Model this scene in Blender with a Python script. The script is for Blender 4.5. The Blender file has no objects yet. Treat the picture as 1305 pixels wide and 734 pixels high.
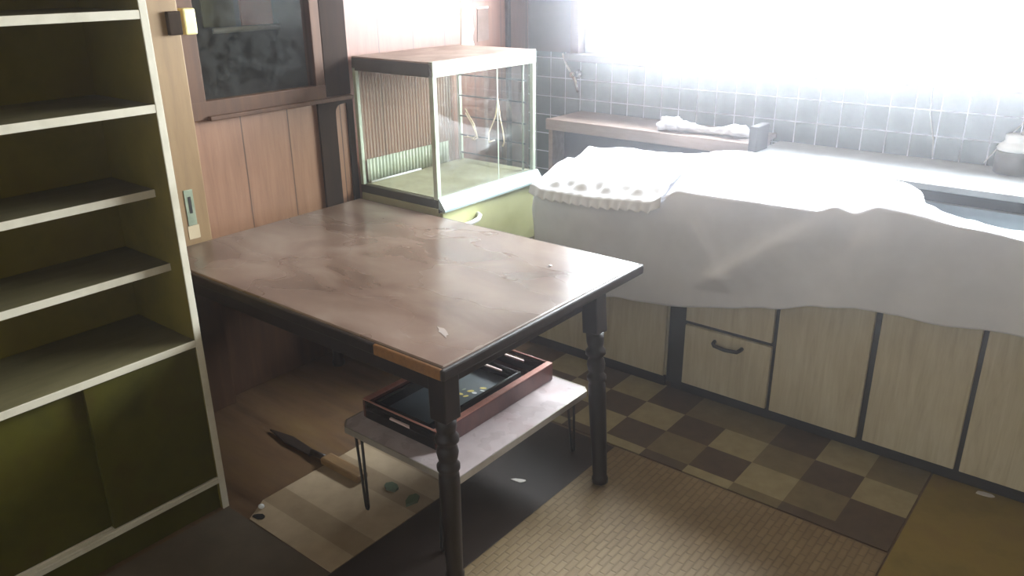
import bpy, bmesh, math, random
from mathutils import Vector, Matrix, noise
random.seed(7)
S = bpy.context.scene
COL = S.collection
PI = math.pi

# ------------------------------------------------------------------ helpers
class MB:
    """collects shapes (world metres) and links them as one mesh object"""
    def __init__(self):
        self.bm = bmesh.new()
    def _merge(self, tmp):
        me = bpy.data.meshes.new('tmp'); tmp.to_mesh(me); tmp.free()
        self.bm.from_mesh(me); bpy.data.meshes.remove(me)
    def box(self, x0, x1, y0, y1, z0, z1, bev=0.0, mat=0, rot=None):
        t = bmesh.new()
        bmesh.ops.create_cube(t, size=1.0)
        c = Vector(((x0+x1)/2, (y0+y1)/2, (z0+z1)/2))
        for v in t.verts:
            v.co = Vector((v.co.x*abs(x1-x0), v.co.y*abs(y1-y0), v.co.z*abs(z1-z0)))
        if bev > 0:
            bmesh.ops.bevel(t, geom=list(t.edges), offset=bev, segments=2, affect='EDGES', profile=0.5)
        for v in t.verts:
            if rot is not None: v.co = rot @ v.co
            v.co += c
        for f in t.faces: f.material_index = mat
        self._merge(t); return self
    def tube(self, pts, r, seg=10, mat=0, taper=None):
        t = bmesh.new()
        pts = [Vector(p) for p in pts]
        rings = []
        up = Vector((0, 0, 1))
        prev_n = None
        for i, p in enumerate(pts):
            if i == 0: d = pts[1]-pts[0]
            elif i == len(pts)-1: d = pts[-1]-pts[-2]
            else: d = (pts[i+1]-pts[i]).normalized()+(pts[i]-pts[i-1]).normalized()
            d.normalize()
            if prev_n is None:
                a = up if abs(d.z) < 0.9 else Vector((1, 0, 0))
                n = d.cross(a).normalized()
            else:
                n = (prev_n - d*prev_n.dot(d)).normalized()
            prev_n = n
            b = d.cross(n)
            rr = r if taper is None else taper[i]
            rings.append([t.verts.new(p+(n*math.cos(2*PI*k/seg)+b*math.sin(2*PI*k/seg))*rr) for k in range(seg)])
        for a, b in zip(rings, rings[1:]):
            for k in range(seg):
                t.faces.new((a[k], a[(k+1) % seg], b[(k+1) % seg], b[k]))
        t.faces.new(rings[0][::-1]); t.faces.new(rings[-1])
        for f in t.faces: f.material_index = mat; f.smooth = True
        bmesh.ops.recalc_face_normals(t, faces=list(t.faces))
        self._merge(t); return self
    def lathe(self, prof, c, seg=28, axis=None, mat=0):
        """prof = [(r, z)...] about the vertical through c; axis = optional rotation matrix"""
        t = bmesh.new(); rings = []
        for r, z in prof:
            rings.append([t.verts.new((max(r, 1e-4)*math.cos(2*PI*k/seg), max(r, 1e-4)*math.sin(2*PI*k/seg), z)) for k in range(seg)])
        for a, b in zip(rings, rings[1:]):
            for k in range(seg):
                t.faces.new((a[k], a[(k+1) % seg], b[(k+1) % seg], b[k]))
        t.faces.new(rings[0][::-1]); t.faces.new(rings[-1])
        bmesh.ops.recalc_face_normals(t, faces=list(t.faces))
        for f in t.faces: f.smooth = True; f.material_index = mat
        for v in t.verts:
            if axis is not None: v.co = axis @ v.co
            v.co += Vector(c)
        self._merge(t); return self
    def grid(self, fn, nu, nv, thick=0.0, mat=0):
        """a smooth sheet fn(u, v) -> point; thick > 0 gives it a second side"""
        t = bmesh.new()
        V = [[t.verts.new(fn(i/nu, j/nv)) for j in range(nv+1)] for i in range(nu+1)]
        for i in range(nu):
            for j in range(nv):
                f = t.faces.new((V[i][j], V[i+1][j], V[i+1][j+1], V[i][j+1]))
        bmesh.ops.recalc_face_normals(t, faces=list(t.faces))
        if thick:
            bmesh.ops.solidify(t, geom=list(t.faces), thickness=thick)
        for f in t.faces: f.smooth = True; f.material_index = mat
        self._merge(t); return self
    def prism(self, pts, z0, z1, mat=0, axis='z'):
        t = bmesh.new()
        def P(a, b, c):
            return (a, b, c) if axis == 'z' else ((a, c, b) if axis == 'y' else (c, a, b))
        lo = [t.verts.new(P(a, b, z0)) for a, b in pts]
        hi = [t.verts.new(P(a, b, z1)) for a, b in pts]
        n = len(pts)
        t.faces.new(lo[::-1]); t.faces.new(hi)
        for k in range(n): t.faces.new((lo[k], lo[(k+1) % n], hi[(k+1) % n], hi[k]))
        bmesh.ops.recalc_face_normals(t, faces=list(t.faces))
        for f in t.faces: f.material_index = mat
        self._merge(t); return self
    def build(self, name, mats, parent=None, label=None):
        me = bpy.data.meshes.new(name)
        if parent is not None:
            o0 = world_loc(parent)
        else:
            vs = [v.co for v in self.bm.verts]
            o0 = Vector(((min(v.x for v in vs)+max(v.x for v in vs))/2, (min(v.y for v in vs)+max(v.y for v in vs))/2, min(v.z for v in vs)))
        for v in self.bm.verts: v.co -= o0
        self.bm.to_mesh(me); self.bm.free()
        if not isinstance(mats, (list, tuple)): mats = [mats]
        for m in mats: me.materials.append(m)
        o = bpy.data.objects.new(name, me); COL.objects.link(o)
        if parent is not None: o.parent = parent
        else: o.location = o0
        if label: o['label'] = label
        return o

def world_loc(o):
    l = Vector((0, 0, 0))
    while o is not None:
        l += o.location; o = o.parent
    return l
def tag(o, label, cat, group=None, kind=None):
    o['label'] = label; o['category'] = cat
    if group: o['group'] = group
    if kind: o['kind'] = kind
    return o
def thing(name, loc, label, cat, group=None):
    o = bpy.data.objects.new(name, None); COL.objects.link(o)
    o.location = loc; o.empty_display_size = 0.1
    return tag(o, label, cat, group)
def struct(o, label=None, cat=None):
    o['kind'] = 'structure'
    if label: o['label'] = label
    if cat: o['category'] = cat
    return o

# ------------------------------------------------------------------ materials
def lin(r, g, b):
    f = lambda c: (c/255/12.92) if c/255 <= 0.04045 else ((c/255+0.055)/1.055)**2.4
    return (f(r), f(g), f(b), 1.0)
def nm(name):
    m = bpy.data.materials.new(name); m.use_nodes = True
    nt = m.node_tree; b = nt.nodes['Principled BSDF']
    return m, nt, b
def N(nt, kind, **kw):
    n = nt.nodes.new(kind)
    for k, v in kw.items():
        if k in n.inputs: n.inputs[k].default_value = v
        else: setattr(n, k, v)
    return n
def ramp(nt, stops):
    r = nt.nodes.new('ShaderNodeValToRGB')
    while len(r.color_ramp.elements) < len(stops): r.color_ramp.elements.new(0.5)
    for e, (p, c) in zip(r.color_ramp.elements, stops): e.position = p; e.color = c
    return r
def coords(nt, scale=(1, 1, 1), rot=(0, 0, 0)):
    tc = nt.nodes.new('ShaderNodeTexCoord'); mp = nt.nodes.new('ShaderNodeMapping')
    mp.inputs['Scale'].default_value = scale; mp.inputs['Rotation'].default_value = rot
    nt.links.new(tc.outputs['Object'], mp.inputs['Vector']); return mp.outputs['Vector']
def mottled(name, c1, c2, scale=6, rough=0.6, stretch=(1, 1, 1), bump=0.0, detail=6, metal=0.0, rvar=0.0, c3=None, spec=0.5):
    m, nt, b = nm(name); L = nt.links
    v = coords(nt, stretch)
    n = N(nt, 'ShaderNodeTexNoise', Scale=scale, Detail=detail, Roughness=0.6); L.new(v, n.inputs['Vector'])
    st = [(0.3, c1), (0.7, c2)] if c3 is None else [(0.25, c1), (0.5, c2), (0.75, c3)]
    r = ramp(nt, st); L.new(n.outputs['Fac'], r.inputs['Fac']); L.new(r.outputs['Color'], b.inputs['Base Color'])
    b.inputs['Roughness'].default_value = rough; b.inputs['Metallic'].default_value = metal
    b.inputs['Specular IOR Level'].default_value = spec
    if rvar:
        n2 = N(nt, 'ShaderNodeTexNoise', Scale=scale*1.7, Detail=4); L.new(v, n2.inputs['Vector'])
        mr = N(nt, 'ShaderNodeMapRange'); mr.inputs['From Min'].default_value = 0.3; mr.inputs['From Max'].default_value = 0.7
        mr.inputs['To Min'].default_value = max(0.05, rough-rvar); mr.inputs['To Max'].default_value = rough+rvar
        L.new(n2.outputs['Fac'], mr.inputs['Value']); L.new(mr.outputs['Result'], b.inputs['Roughness'])
    if bump:
        bp = N(nt, 'ShaderNodeBump', Strength=bump, Distance=0.01); L.new(n.outputs['Fac'], bp.inputs['Height']); L.new(bp.outputs['Normal'], b.inputs['Normal'])
    return m
def plain(name, c, rough=0.5, metal=0.0, spec=0.5):
    return mottled(name, c, tuple(x*0.86 for x in c[:3])+(1,), scale=9, rough=rough, metal=metal, spec=spec)
def grooved_wood(name, c1, c2, c3, axis='y', pitch=0.19, rough=0.5, scale=5, groove=0.35):
    """vertical boards: fine grain along z, a dark groove every pitch"""
    m, nt, b = nm(name); L = nt.links
    v = coords(nt, (9, 9, 0.7))
    n = N(nt, 'ShaderNodeTexNoise', Scale=scale, Detail=8, Roughness=0.65, Distortion=0.4); L.new(v, n.inputs['Vector'])
    r = ramp(nt, [(0.25, c1), (0.5, c2), (0.78, c3)]); L.new(n.outputs['Fac'], r.inputs['Fac'])
    tc = nt.nodes.new('ShaderNodeTexCoord'); sp = nt.nodes.new('ShaderNodeSeparateXYZ'); L.new(tc.outputs['Object'], sp.inputs[0])
    ma = N(nt, 'ShaderNodeMath', operation='DIVIDE'); L.new(sp.outputs[axis.upper()], ma.inputs[0]); ma.inputs[1].default_value = pitch
    fr = N(nt, 'ShaderNodeMath', operation='FRACT'); L.new(ma.outputs[0], fr.inputs[0])
    lt = N(nt, 'ShaderNodeMath', operation='LESS_THAN'); L.new(fr.outputs[0], lt.inputs[0]); lt.inputs[1].default_value = 0.022
    mx = N(nt, 'ShaderNodeMix', data_type='RGBA'); L.new(r.outputs['Color'], mx.inputs[6]); mx.inputs[7].default_value = tuple(x*groove for x in c1[:3])+(1,)
    L.new(lt.outputs[0], mx.inputs[0]); L.new(mx.outputs[2], b.inputs['Base Color'])
    bp = N(nt, 'ShaderNodeBump', Strength=0.5, Distance=0.003, invert=True); L.new(lt.outputs[0], bp.inputs['Height']); L.new(bp.outputs['Normal'], b.inputs['Normal'])
    b.inputs['Roughness'].default_value = rough
    return m
def glass(name, refl=0.10, edge=0.9, tint=(0.99, 1, 0.985, 1), rough=0.02, dust=0.06):
    m, nt, b = nm(name); L = nt.links
    nt.nodes.remove(b); out = nt.nodes['Material Output']
    tr = N(nt, 'ShaderNodeBsdfTransparent', Color=tint); gl = N(nt, 'ShaderNodeBsdfGlossy', Roughness=rough)
    df = N(nt, 'ShaderNodeBsdfDiffuse', Color=(0.6, 0.62, 0.62, 1))
    lw = nt.nodes.new('ShaderNodeLayerWeight'); lw.inputs['Blend'].default_value = 0.5
    pw = N(nt, 'ShaderNodeMath', operation='POWER'); L.new(lw.outputs['Facing'], pw.inputs[0]); pw.inputs[1].default_value = 4.0
    fr = N(nt, 'ShaderNodeMath', operation='MULTIPLY_ADD'); L.new(pw.outputs[0], fr.inputs[0]); fr.inputs[1].default_value = edge; fr.inputs[2].default_value = refl*0.4
    m1 = nt.nodes.new('ShaderNodeMixShader'); L.new(fr.outputs[0], m1.inputs[0]); L.new(tr.outputs[0], m1.inputs[1]); L.new(gl.outputs[0], m1.inputs[2])
    v = coords(nt); n = N(nt, 'ShaderNodeTexNoise', Scale=26, Detail=8, Roughness=0.7); L.new(v, n.inputs['Vector'])
    mr = N(nt, 'ShaderNodeMapRange'); mr.inputs['From Min'].default_value = 0.4; mr.inputs['From Max'].default_value = 0.75; mr.inputs['To Min'].default_value = dust*0.3; mr.inputs['To Max'].default_value = dust*2
    L.new(n.outputs['Fac'], mr.inputs['Value'])
    m2 = nt.nodes.new('ShaderNodeMixShader'); L.new(mr.outputs[0], m2.inputs[0]); L.new(m1.outputs[0], m2.inputs[1]); L.new(df.outputs[0], m2.inputs[2])
    L.new(m2.outputs[0], out.inputs['Surface'])
    return m

M = {}
M['floor'] = mottled('floor_brown_boards', lin(66, 46, 30), lin(94, 70, 48), 3, 0.45, (1, 6, 1), rvar=0.12, c3=lin(102, 80, 48))
M['pink_wood'] = grooved_wood('wall_pink_plywood', lin(96, 56, 40), lin(114, 70, 52), lin(128, 84, 64), pitch=0.205, rough=0.45)
M['door_wood'] = grooved_wood('door_plywood', lin(122, 86, 64), lin(140, 102, 78), lin(154, 116, 92), pitch=0.21, rough=0.42)
M['post_light'] = mottled('pale_post_wood', lin(114, 88, 56), lin(134, 106, 70), 4, 0.6, (6, 6, 0.7), c3=lin(144, 118, 82))
M['shade_wood'] = mottled('shade_darkened_wood', lin(58, 38, 24), lin(80, 54, 34), 5, 0.6, (8, 8, 0.7), spec=0.3)  # wood colour darkened for the shade below the table top
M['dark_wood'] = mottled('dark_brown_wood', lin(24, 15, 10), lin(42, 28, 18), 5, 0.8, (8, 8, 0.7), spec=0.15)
M['frame_wood'] = mottled('door_frame_wood', lin(66, 40, 22), lin(90, 58, 34), 5, 0.7, (8, 8, 0.7))
M['plaster_dark'] = mottled('grey_brown_plaster', lin(74, 66, 64), lin(94, 84, 80), 5, 0.85, bump=0.1)
M['ceil'] = mottled('ceiling_board', lin(110, 96, 78), lin(130, 116, 96), 3, 0.8)
M['far_wall'] = mottled('far_wall_board', lin(188, 184, 178), lin(204, 200, 194), 3, 0.7)
M['side_wall'] = mottled('dark_side_wall', lin(64, 50, 38), lin(82, 66, 50), 3, 0.7)
M['cream_paint'] = mottled('cream_paint', lin(188, 180, 158), lin(212, 204, 184), 7, 0.55, c3=lin(204, 198, 180))
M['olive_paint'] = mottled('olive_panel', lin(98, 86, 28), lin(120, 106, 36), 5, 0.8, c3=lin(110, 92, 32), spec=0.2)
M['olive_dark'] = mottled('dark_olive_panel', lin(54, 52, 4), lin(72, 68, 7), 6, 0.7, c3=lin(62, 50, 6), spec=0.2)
M['shelf_top'] = mottled('shelf_board', lin(92, 85, 56), lin(112, 104, 74), 5, 0.5, (6, 1, 1))
M['table_dark'] = mottled('dark_stained_table_wood', lin(26, 20, 18), lin(40, 31, 27), 6, 0.4, (6, 6, 0.8), spec=0.35)
M['edge_orange'] = mottled('worn_orange_wood_edge', lin(112, 74, 30), lin(140, 94, 44), 8, 0.5, (8, 1, 8))
M['low_top'] = mottled('pale_laminate', lin(170, 154, 154), lin(196, 182, 182), 9, 0.3, c3=lin(184, 160, 160), rvar=0.08)
M['low_edge'] = mottled('worn_metal_edge', lin(150, 140, 128), lin(176, 166, 154), 12, 0.3, metal=0.4)
M['black_metal'] = plain('black_metal_rod', lin(36, 34, 34), 0.4, 0.3)
M['red_lacquer'] = mottled('red_brown_lacquer', lin(74, 38, 32), lin(94, 52, 44), 8, 0.35, (2, 6, 2))
M['black_lacquer'] = plain('black_lacquer', lin(18, 17, 18), 0.16)
M['slate_panel'] = mottled('slate_lacquer_floor', lin(52, 60, 66), lin(68, 76, 82), 9, 0.3)
M['gold'] = plain('gold_motif', lin(216, 196, 104), 0.4)
M['white_motif'] = plain('white_motif', lin(226, 226, 226), 0.4)
M['green_paint'] = mottled('pale_green_paint', lin(150, 160, 138), lin(184, 192, 174), 9, 0.4, c3=lin(170, 180, 160))
M['green_panel'] = mottled('yellow_green_panel', lin(166, 160, 118), lin(186, 180, 138), 6, 0.6)
M['shaded_olive'] = mottled('shaded_olive_frame', lin(46, 42, 22), lin(64, 58, 32), 6, 0.7, spec=0.2)  # olive darkened for the faces turned away from the window
M['dusty_top'] = mottled('dusty_brown_top', lin(128, 106, 94), lin(164, 142, 130), 10, 0.7)
M['lip_metal'] = mottled('pale_blue_metal_lip', lin(168, 190, 190), lin(198, 214, 214), 7, 0.4, metal=0.2)
M['chrome'] = plain('chrome', lin(214, 214, 214), 0.15, 1.0)
M['glass'] = glass('dusty_case_glass', dust=0.03)
M['door_glass'] = glass('dusty_door_glass', refl=0.004, edge=0.01, tint=(0.86, 0.88, 0.86, 1), dust=0.02, rough=0.08)
M['win_glass'] = glass('window_glass', dust=0.02)
M['cloth'] = mottled('white_cotton_sheet', lin(216, 216, 222), lin(230, 230, 236), 5, 0.9, bump=0.05)
M['frill'] = mottled('white_frilled_cloth', lin(226, 226, 232), lin(240, 240, 244), 8, 0.8)
M['plinth_dark'] = mottled('black_plinth', lin(30, 27, 27), lin(46, 42, 40), 14, 0.6)
M['steel'] = mottled('dull_stainless', lin(150, 158, 162), lin(178, 184, 188), 6, 0.35, metal=0.55, rvar=0.1)
M['ledge'] = mottled('grey_white_ledge', lin(176, 180, 184), lin(200, 204, 206), 10, 0.55)
M['shelf_wood'] = mottled('pale_brown_shelf', lin(128, 108, 96), lin(152, 132, 120), 7, 0.6, (1, 6, 6))
M['bag'] = mottled('crumpled_white_plastic', lin(206, 204, 212), lin(228, 226, 232), 12, 0.35)
M['ivory'] = mottled('ivory_plastic', lin(232, 214, 140), lin(246, 232, 168), 12, 0.45)
M['paper'] = mottled('pale_torn_paper', lin(238, 206, 176), lin(250, 228, 204), 14, 0.8)
M['paper_grey'] = mottled('grey_brown_bare_patch', lin(104, 84, 76), lin(128, 106, 98), 14, 0.8)
M['paper_orange'] = mottled('orange_paper', lin(236, 170, 120), lin(244, 190, 140), 14, 0.8)
M['brass_wire'] = plain('pale_brass_wire', lin(232, 210, 176), 0.3, 0.2)
M['verdigris'] = mottled('greenish_metal_plate', lin(120, 132, 112), lin(150, 158, 138), 20, 0.5, metal=0.4)
M['black'] = plain('black_hole', lin(12, 11, 10), 0.7)
M['jar_body'] = mottled('grey_brown_jar', lin(84, 76, 62), lin(104, 96, 80), 12, 0.3)
M['orange_reflection'] = plain('orange_reflection', lin(196, 110, 66), 0.8)  # tone of a reflection in the door glass; khaki likewise
M['khaki_reflection'] = plain('khaki_reflection', lin(112, 108, 66), 0.8)
M['room_dark'] = plain('dim_back_room', lin(92, 92, 86), 0.8)
M['tool_handle'] = mottled('brown_wood_handle', lin(112, 84, 50), lin(136, 104, 66), 8, 0.6, (1, 8, 8))
M['blade'] = plain('dark_rusty_blade', lin(44, 34, 28), 0.5, 0.3)
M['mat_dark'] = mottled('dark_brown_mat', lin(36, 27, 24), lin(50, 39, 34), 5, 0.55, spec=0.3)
M['case_dust'] = mottled('dusty_case_floor', lin(130, 126, 98), lin(156, 152, 126), 10, 0.8)
M['lit_drawer_green'] = mottled('window_lit_green_paint', lin(196, 198, 140), lin(212, 212, 160), 6, 0.5)  # panel colour lightened for window light on the drawer face
M['olive_sheet'] = mottled('olive_floor_sheet', lin(104, 90, 30), lin(134, 114, 48), 5, 0.55, c3=lin(122, 98, 46))
M['lit_rim'] = mottled('lit_pinkish_rim', lin(164, 104, 90), lin(188, 132, 118), 8, 0.35, (2, 6, 2))  # lacquer lightened for the light falling on the rim's top
M['slot_light'] = plain('pale_pink_slot_light', lin(232, 204, 196), 0.4)  # pale colour for light showing through the tray slots
M['bare'] = plain('bare_pale_paint', lin(196, 178, 148), 0.8)
M['grey_sheet'] = mottled('grey_brown_sheet', lin(74, 64, 52), lin(98, 86, 72), 5, 0.55)
M['dust'] = plain('pale_dust', lin(146, 132, 124), 0.9)
M['white'] = plain('white_plastic', lin(232, 232, 230), 0.4)
M['crumb'] = plain('pale_crumb', lin(220, 214, 206), 0.7)
M['bottle_glass'] = plain('greenish_glass', lin(96, 110, 92), 0.15)
M['vin_l'] = mottled('vinyl_beige', lin(140, 128, 96), lin(158, 146, 112), 18, 0.5)
M['vin_m'] = mottled('vinyl_olive', lin(102, 90, 62), lin(120, 106, 76), 18, 0.5)
M['vin_d'] = mottled('vinyl_brown', lin(70, 54, 40), lin(86, 68, 50), 18, 0.5)
M['alu'] = plain('window_aluminium', lin(176, 182, 196), 0.35, 0.6)

def cabinet_mat():
    m, nt, b = nm('pale_woodgrain_laminate'); L = nt.links
    v = coords(nt, (11, 11, 0.9))
    n = N(nt, 'ShaderNodeTexNoise', Scale=4, Detail=9, Roughness=0.7, Distortion=0.5); L.new(v, n.inputs['Vector'])
    r = ramp(nt, [(0.2, lin(182, 166, 134)), (0.45, lin(206, 194, 164)), (0.7, lin(220, 210, 184))]); L.new(n.outputs['Fac'], r.inputs['Fac'])
    v2 = coords(nt, (1, 1, 1)); n2 = N(nt, 'ShaderNodeTexNoise', Scale=3.2, Detail=5); L.new(v2, n2.inputs['Vector'])
    r2 = ramp(nt, [(0.3, (0.86, 0.83, 0.77, 1)), (0.62, (1, 1, 1, 1))]); L.new(n2.outputs['Fac'], r2.inputs['Fac'])
    mx = N(nt, 'ShaderNodeMix', data_type='RGBA', blend_type='MULTIPLY'); mx.inputs[0].default_value = 1
    L.new(r.outputs['Color'], mx.inputs[6]); L.new(r2.outputs['Color'], mx.inputs[7]); L.new(mx.outputs[2], b.inputs['Base Color'])
    b.inputs['Roughness'].default_value = 0.5
    return m
M['laminate'] = cabinet_mat()

def table_top_mat():
    m, nt, b = nm('worn_brown_table_top'); L = nt.links
    v = coords(nt, (1, 1.6, 1))
    n = N(nt, 'ShaderNodeTexNoise', Scale=3.4, Detail=6, Roughness=0.55, Distortion=0.6); L.new(v, n.inputs['Vector'])
    r = ramp(nt, [(0.28, lin(84, 66, 56)), (0.46, lin(106, 86, 74)), (0.6, lin(120, 102, 90)), (0.78, lin(140, 126, 116))]); L.new(n.outputs['Fac'], r.inputs['Fac'])
    n2 = N(nt, 'ShaderNodeTexNoise', Scale=1.9, Detail=3, Roughness=0.5); L.new(v, n2.inputs['Vector'])
    r2 = ramp(nt, [(0.28, (0.66, 0.60, 0.56, 1)), (0.64, (1, 1, 1, 1))]); L.new(n2.outputs['Fac'], r2.inputs['Fac'])
    mx = N(nt, 'ShaderNodeMix', data_type='RGBA', blend_type='MULTIPLY'); mx.inputs[0].default_value = 0.85
    L.new(r.outputs['Color'], mx.inputs[6]); L.new(r2.outputs['Color'], mx.inputs[7]); L.new(mx.outputs[2], b.inputs['Base Color'])
    mr = N(nt, 'ShaderNodeMapRange'); mr.inputs['From Min'].default_value = 0.35; mr.inputs['From Max'].default_value = 0.7
    mr.inputs['To Min'].default_value = 0.25; mr.inputs['To Max'].default_value = 0.33
    b.inputs['Specular IOR Level'].default_value = 0.75
    L.new(n2.outputs['Fac'], mr.inputs['Value']); L.new(mr.outputs[0], b.inputs['Roughness'])
    return m
M['table_top'] = table_top_mat()

def tile_mat():
    m, nt, b = nm('grey_green_square_tiles'); L = nt.links
    tc = nt.nodes.new('ShaderNodeTexCoord'); sp = nt.nodes.new('ShaderNodeSeparateXYZ'); L.new(tc.outputs['Object'], sp.inputs[0])
    cb = nt.nodes.new('ShaderNodeCombineXYZ'); L.new(sp.outputs['X'], cb.inputs['X']); L.new(sp.outputs['Z'], cb.inputs['Y'])
    bk = nt.nodes.new('ShaderNodeTexBrick'); bk.offset = 0.0; bk.squash = 1.0
    L.new(cb.outputs[0], bk.inputs['Vector'])
    bk.inputs['Color1'].default_value = lin(88, 99, 98); bk.inputs['Color2'].default_value = lin(102, 113, 112)
    bk.inputs['Mortar'].default_value = lin(200, 203, 212)
    bk.inputs['Scale'].default_value = 1.0; bk.inputs['Mortar Size'].default_value = 0.0026; bk.inputs['Mortar Smooth'].default_value = 0.1
    bk.inputs['Brick Width'].default_value = 0.093; bk.inputs['Row Height'].default_value = 0.0975
    L.new(bk.outputs['Color'], b.inputs['Base Color']); b.inputs['Roughness'].default_value = 0.25
    mr = N(nt, 'ShaderNodeMapRange'); mr.inputs['To Min'].default_value = 0.22; mr.inputs['To Max'].default_value = 0.8
    L.new(bk.outputs['Fac'], mr.inputs['Value']); L.new(mr.outputs[0], b.inputs['Roughness'])
    bp = N(nt, 'ShaderNodeBump', Strength=0.4, Distance=0.002, invert=True); L.new(bk.outputs['Fac'], bp.inputs['Height']); L.new(bp.outputs['Normal'], b.inputs['Normal'])
    return m
M['tile'] = tile_mat()

def weave_mat():
    m, nt, b = nm('woven_straw_carpet'); L = nt.links
    tc = nt.nodes.new('ShaderNodeTexCoord'); sp = nt.nodes.new('ShaderNodeSeparateXYZ'); L.new(tc.outputs['Object'], sp.inputs[0])
    cb = nt.nodes.new('ShaderNodeCombineXYZ'); L.new(sp.outputs['Y'], cb.inputs['X']); L.new(sp.outputs['X'], cb.inputs['Y'])
    bk = nt.nodes.new('ShaderNodeTexBrick'); bk.offset = 0.5
    L.new(cb.outputs[0], bk.inputs['Vector'])
    bk.inputs['Color1'].default_value = lin(146, 126, 94); bk.inputs['Color2'].default_value = lin(134, 114, 84); bk.inputs['Mortar'].default_value = lin(124, 106, 78)
    bk.inputs['Scale'].default_value = 1.0; bk.inputs['Mortar Size'].default_value = 0.0042; bk.inputs['Mortar Smooth'].default_value = 1.0
    bk.inputs['Brick Width'].default_value = 0.05; bk.inputs['Row Height'].default_value = 0.022
    n = N(nt, 'ShaderNodeTexNoise', Scale=3.5, Detail=6); L.new(tc.outputs['Object'], n.inputs['Vector'])
    r = ramp(nt, [(0.3, (0.62, 0.56, 0.42, 1)), (0.65, (1, 1, 1, 1))]); L.new(n.outputs['Fac'], r.inputs['Fac'])
    mx = N(nt, 'ShaderNodeMix', data_type='RGBA', blend_type='MULTIPLY'); mx.inputs[0].default_value = 0.8
    L.new(bk.outputs['Color'], mx.inputs[6]); L.new(r.outputs['Color'], mx.inputs[7]); L.new(mx.outputs[2], b.inputs['Base Color'])
    bp = N(nt, 'ShaderNodeBump', Strength=0.45, Distance=0.003, invert=True); L.new(bk.outputs['Fac'], bp.inputs['Height']); L.new(bp.outputs['Normal'], b.inputs['Normal'])
    b.inputs['Roughness'].default_value = 0.65
    return m
M['weave'] = weave_mat()

def ribbed_mat():
    m, nt, b = nm('ribbed_clear_sheet'); L = nt.links
    nt.nodes.remove(b); out = nt.nodes['Material Output']
    tr = N(nt, 'ShaderNodeBsdfTransparent', Color=(0.96, 0.95, 0.93, 1)); df = N(nt, 'ShaderNodeBsdfDiffuse', Color=lin(212, 196, 180))
    tc = nt.nodes.new('ShaderNodeTexCoord'); sp = nt.nodes.new('ShaderNodeSeparateXYZ'); L.new(tc.outputs['Object'], sp.inputs[0])
    a = N(nt, 'ShaderNodeMath', operation='MULTIPLY'); L.new(sp.outputs['Y'], a.inputs[0]); a.inputs[1].default_value = 2*PI/0.018
    s = N(nt, 'ShaderNodeMath', operation='SINE'); L.new(a.outputs[0], s.inputs[0])
    mr = N(nt, 'ShaderNodeMapRange'); mr.inputs['From Min'].default_value = -1; mr.inputs['To Min'].default_value = 0.02; mr.inputs['To Max'].default_value = 0.24
    L.new(s.outputs[0], mr.inputs['Value'])
    mx = nt.nodes.new('ShaderNodeMixShader'); L.new(mr.outputs[0], mx.inputs[0]); L.new(tr.outputs[0], mx.inputs[1]); L.new(df.outputs[0], mx.inputs[2]); L.new(mx.outputs[0], out.inputs['Surface'])
    return m
M['ribbed'] = ribbed_mat()

# ------------------------------------------------------------------ room shell
WX, WY = -2.70, 3.49            # left wall plane, window wall plane
RX, FY, CZ = 1.5, -0.75, 2.35    # right wall, wall behind the camera, ceiling
wx0, wx1, wz0, wz1 = -2.36, 0.12, 1.20, 2.02    # window opening

struct(MB().box(WX-0.6, RX+0.1, FY-0.1, WY+0.1, -0.08, 0.0).build('floor', M['floor']), 'worn brown wooden kitchen floor')
struct(MB().box(WX-0.6, RX+0.1, FY-0.1, WY+0.1, CZ, CZ+0.08).build('ceiling', M['ceil']))
# left wall with the door opening's niche behind the glass
dy0, dy1 = 1.525, 2.135
gz0 = 1.14
mb = MB()
mb.box(WX-0.1, WX, FY, dy0, 0, CZ); mb.box(WX-0.1, WX, dy1, WY+0.1, 0, CZ)
mb.box(WX-0.1, WX, dy0, dy1, 2.1, CZ)
struct(mb.build('wall_left', M['pink_wood']), 'pinkish plywood wall with vertical grooves')
mb = MB()
mb.box(WX, RX, WY, WY+0.1, 0, wz0); 
struct(mb.build('wall_back', M['tile']), 'grey-green tiled wall under the window')
mb = MB()
mb.box(WX, wx0, WY, WY+0.1, wz0, CZ); mb.box(wx1, RX, WY, WY+0.1, wz0, CZ); mb.box(wx0, wx1, WY, WY+0.1, wz1, CZ)
struct(mb.build('wall_back_upper', M['plaster_dark']), 'dull grey plaster around the window')
struct(MB().box(RX, RX+0.1, FY, WY+0.1, 0, CZ).build('wall_right', M['side_wall']))
struct(MB().box(WX, RX, FY-0.1, FY, 0, CZ).build('wall_front', M['far_wall']))

# window
w = bpy.data.objects.new('window_1', None); COL.objects.link(w); w.location = (0, WY, wz0); struct(w, 'bright kitchen window over the sink')
mb = MB()
mb.box(wx0-0.05, wx0, WY-0.035, WY+0.1, wz0-0.01, wz1+0.05, 0.004)
mb.box(wx1, wx1+0.05, WY-0.035, WY+0.1, wz0-0.01, wz1+0.05, 0.004)
mb.box(wx0, wx1, WY-0.035, WY+0.1, wz1, wz1+0.05, 0.004)
struct(mb.build('window_frame', M['frame_wood'], w))
struct(MB().box(wx0-0.07, wx1+0.07, WY-0.06, WY+0.1, wz0-0.035, wz0+0.003, 0.005).build('window_sill', M['plaster_dark'], w))
mb = MB()
mb.box(wx0, wx0+0.045, WY+0.02, WY+0.06, wz0, wz1, 0.003); mb.box(wx1-0.045, wx1, WY+0.02, WY+0.06, wz0, wz1, 0.003)
mb.box(wx0, wx1, WY+0.02, WY+0.06, wz0, wz0+0.045, 0.003); mb.box(wx0, wx1, WY+0.02, WY+0.06, wz1-0.045, wz1, 0.003)
struct(mb.build('sash_frame', M['alu'], w))
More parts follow.
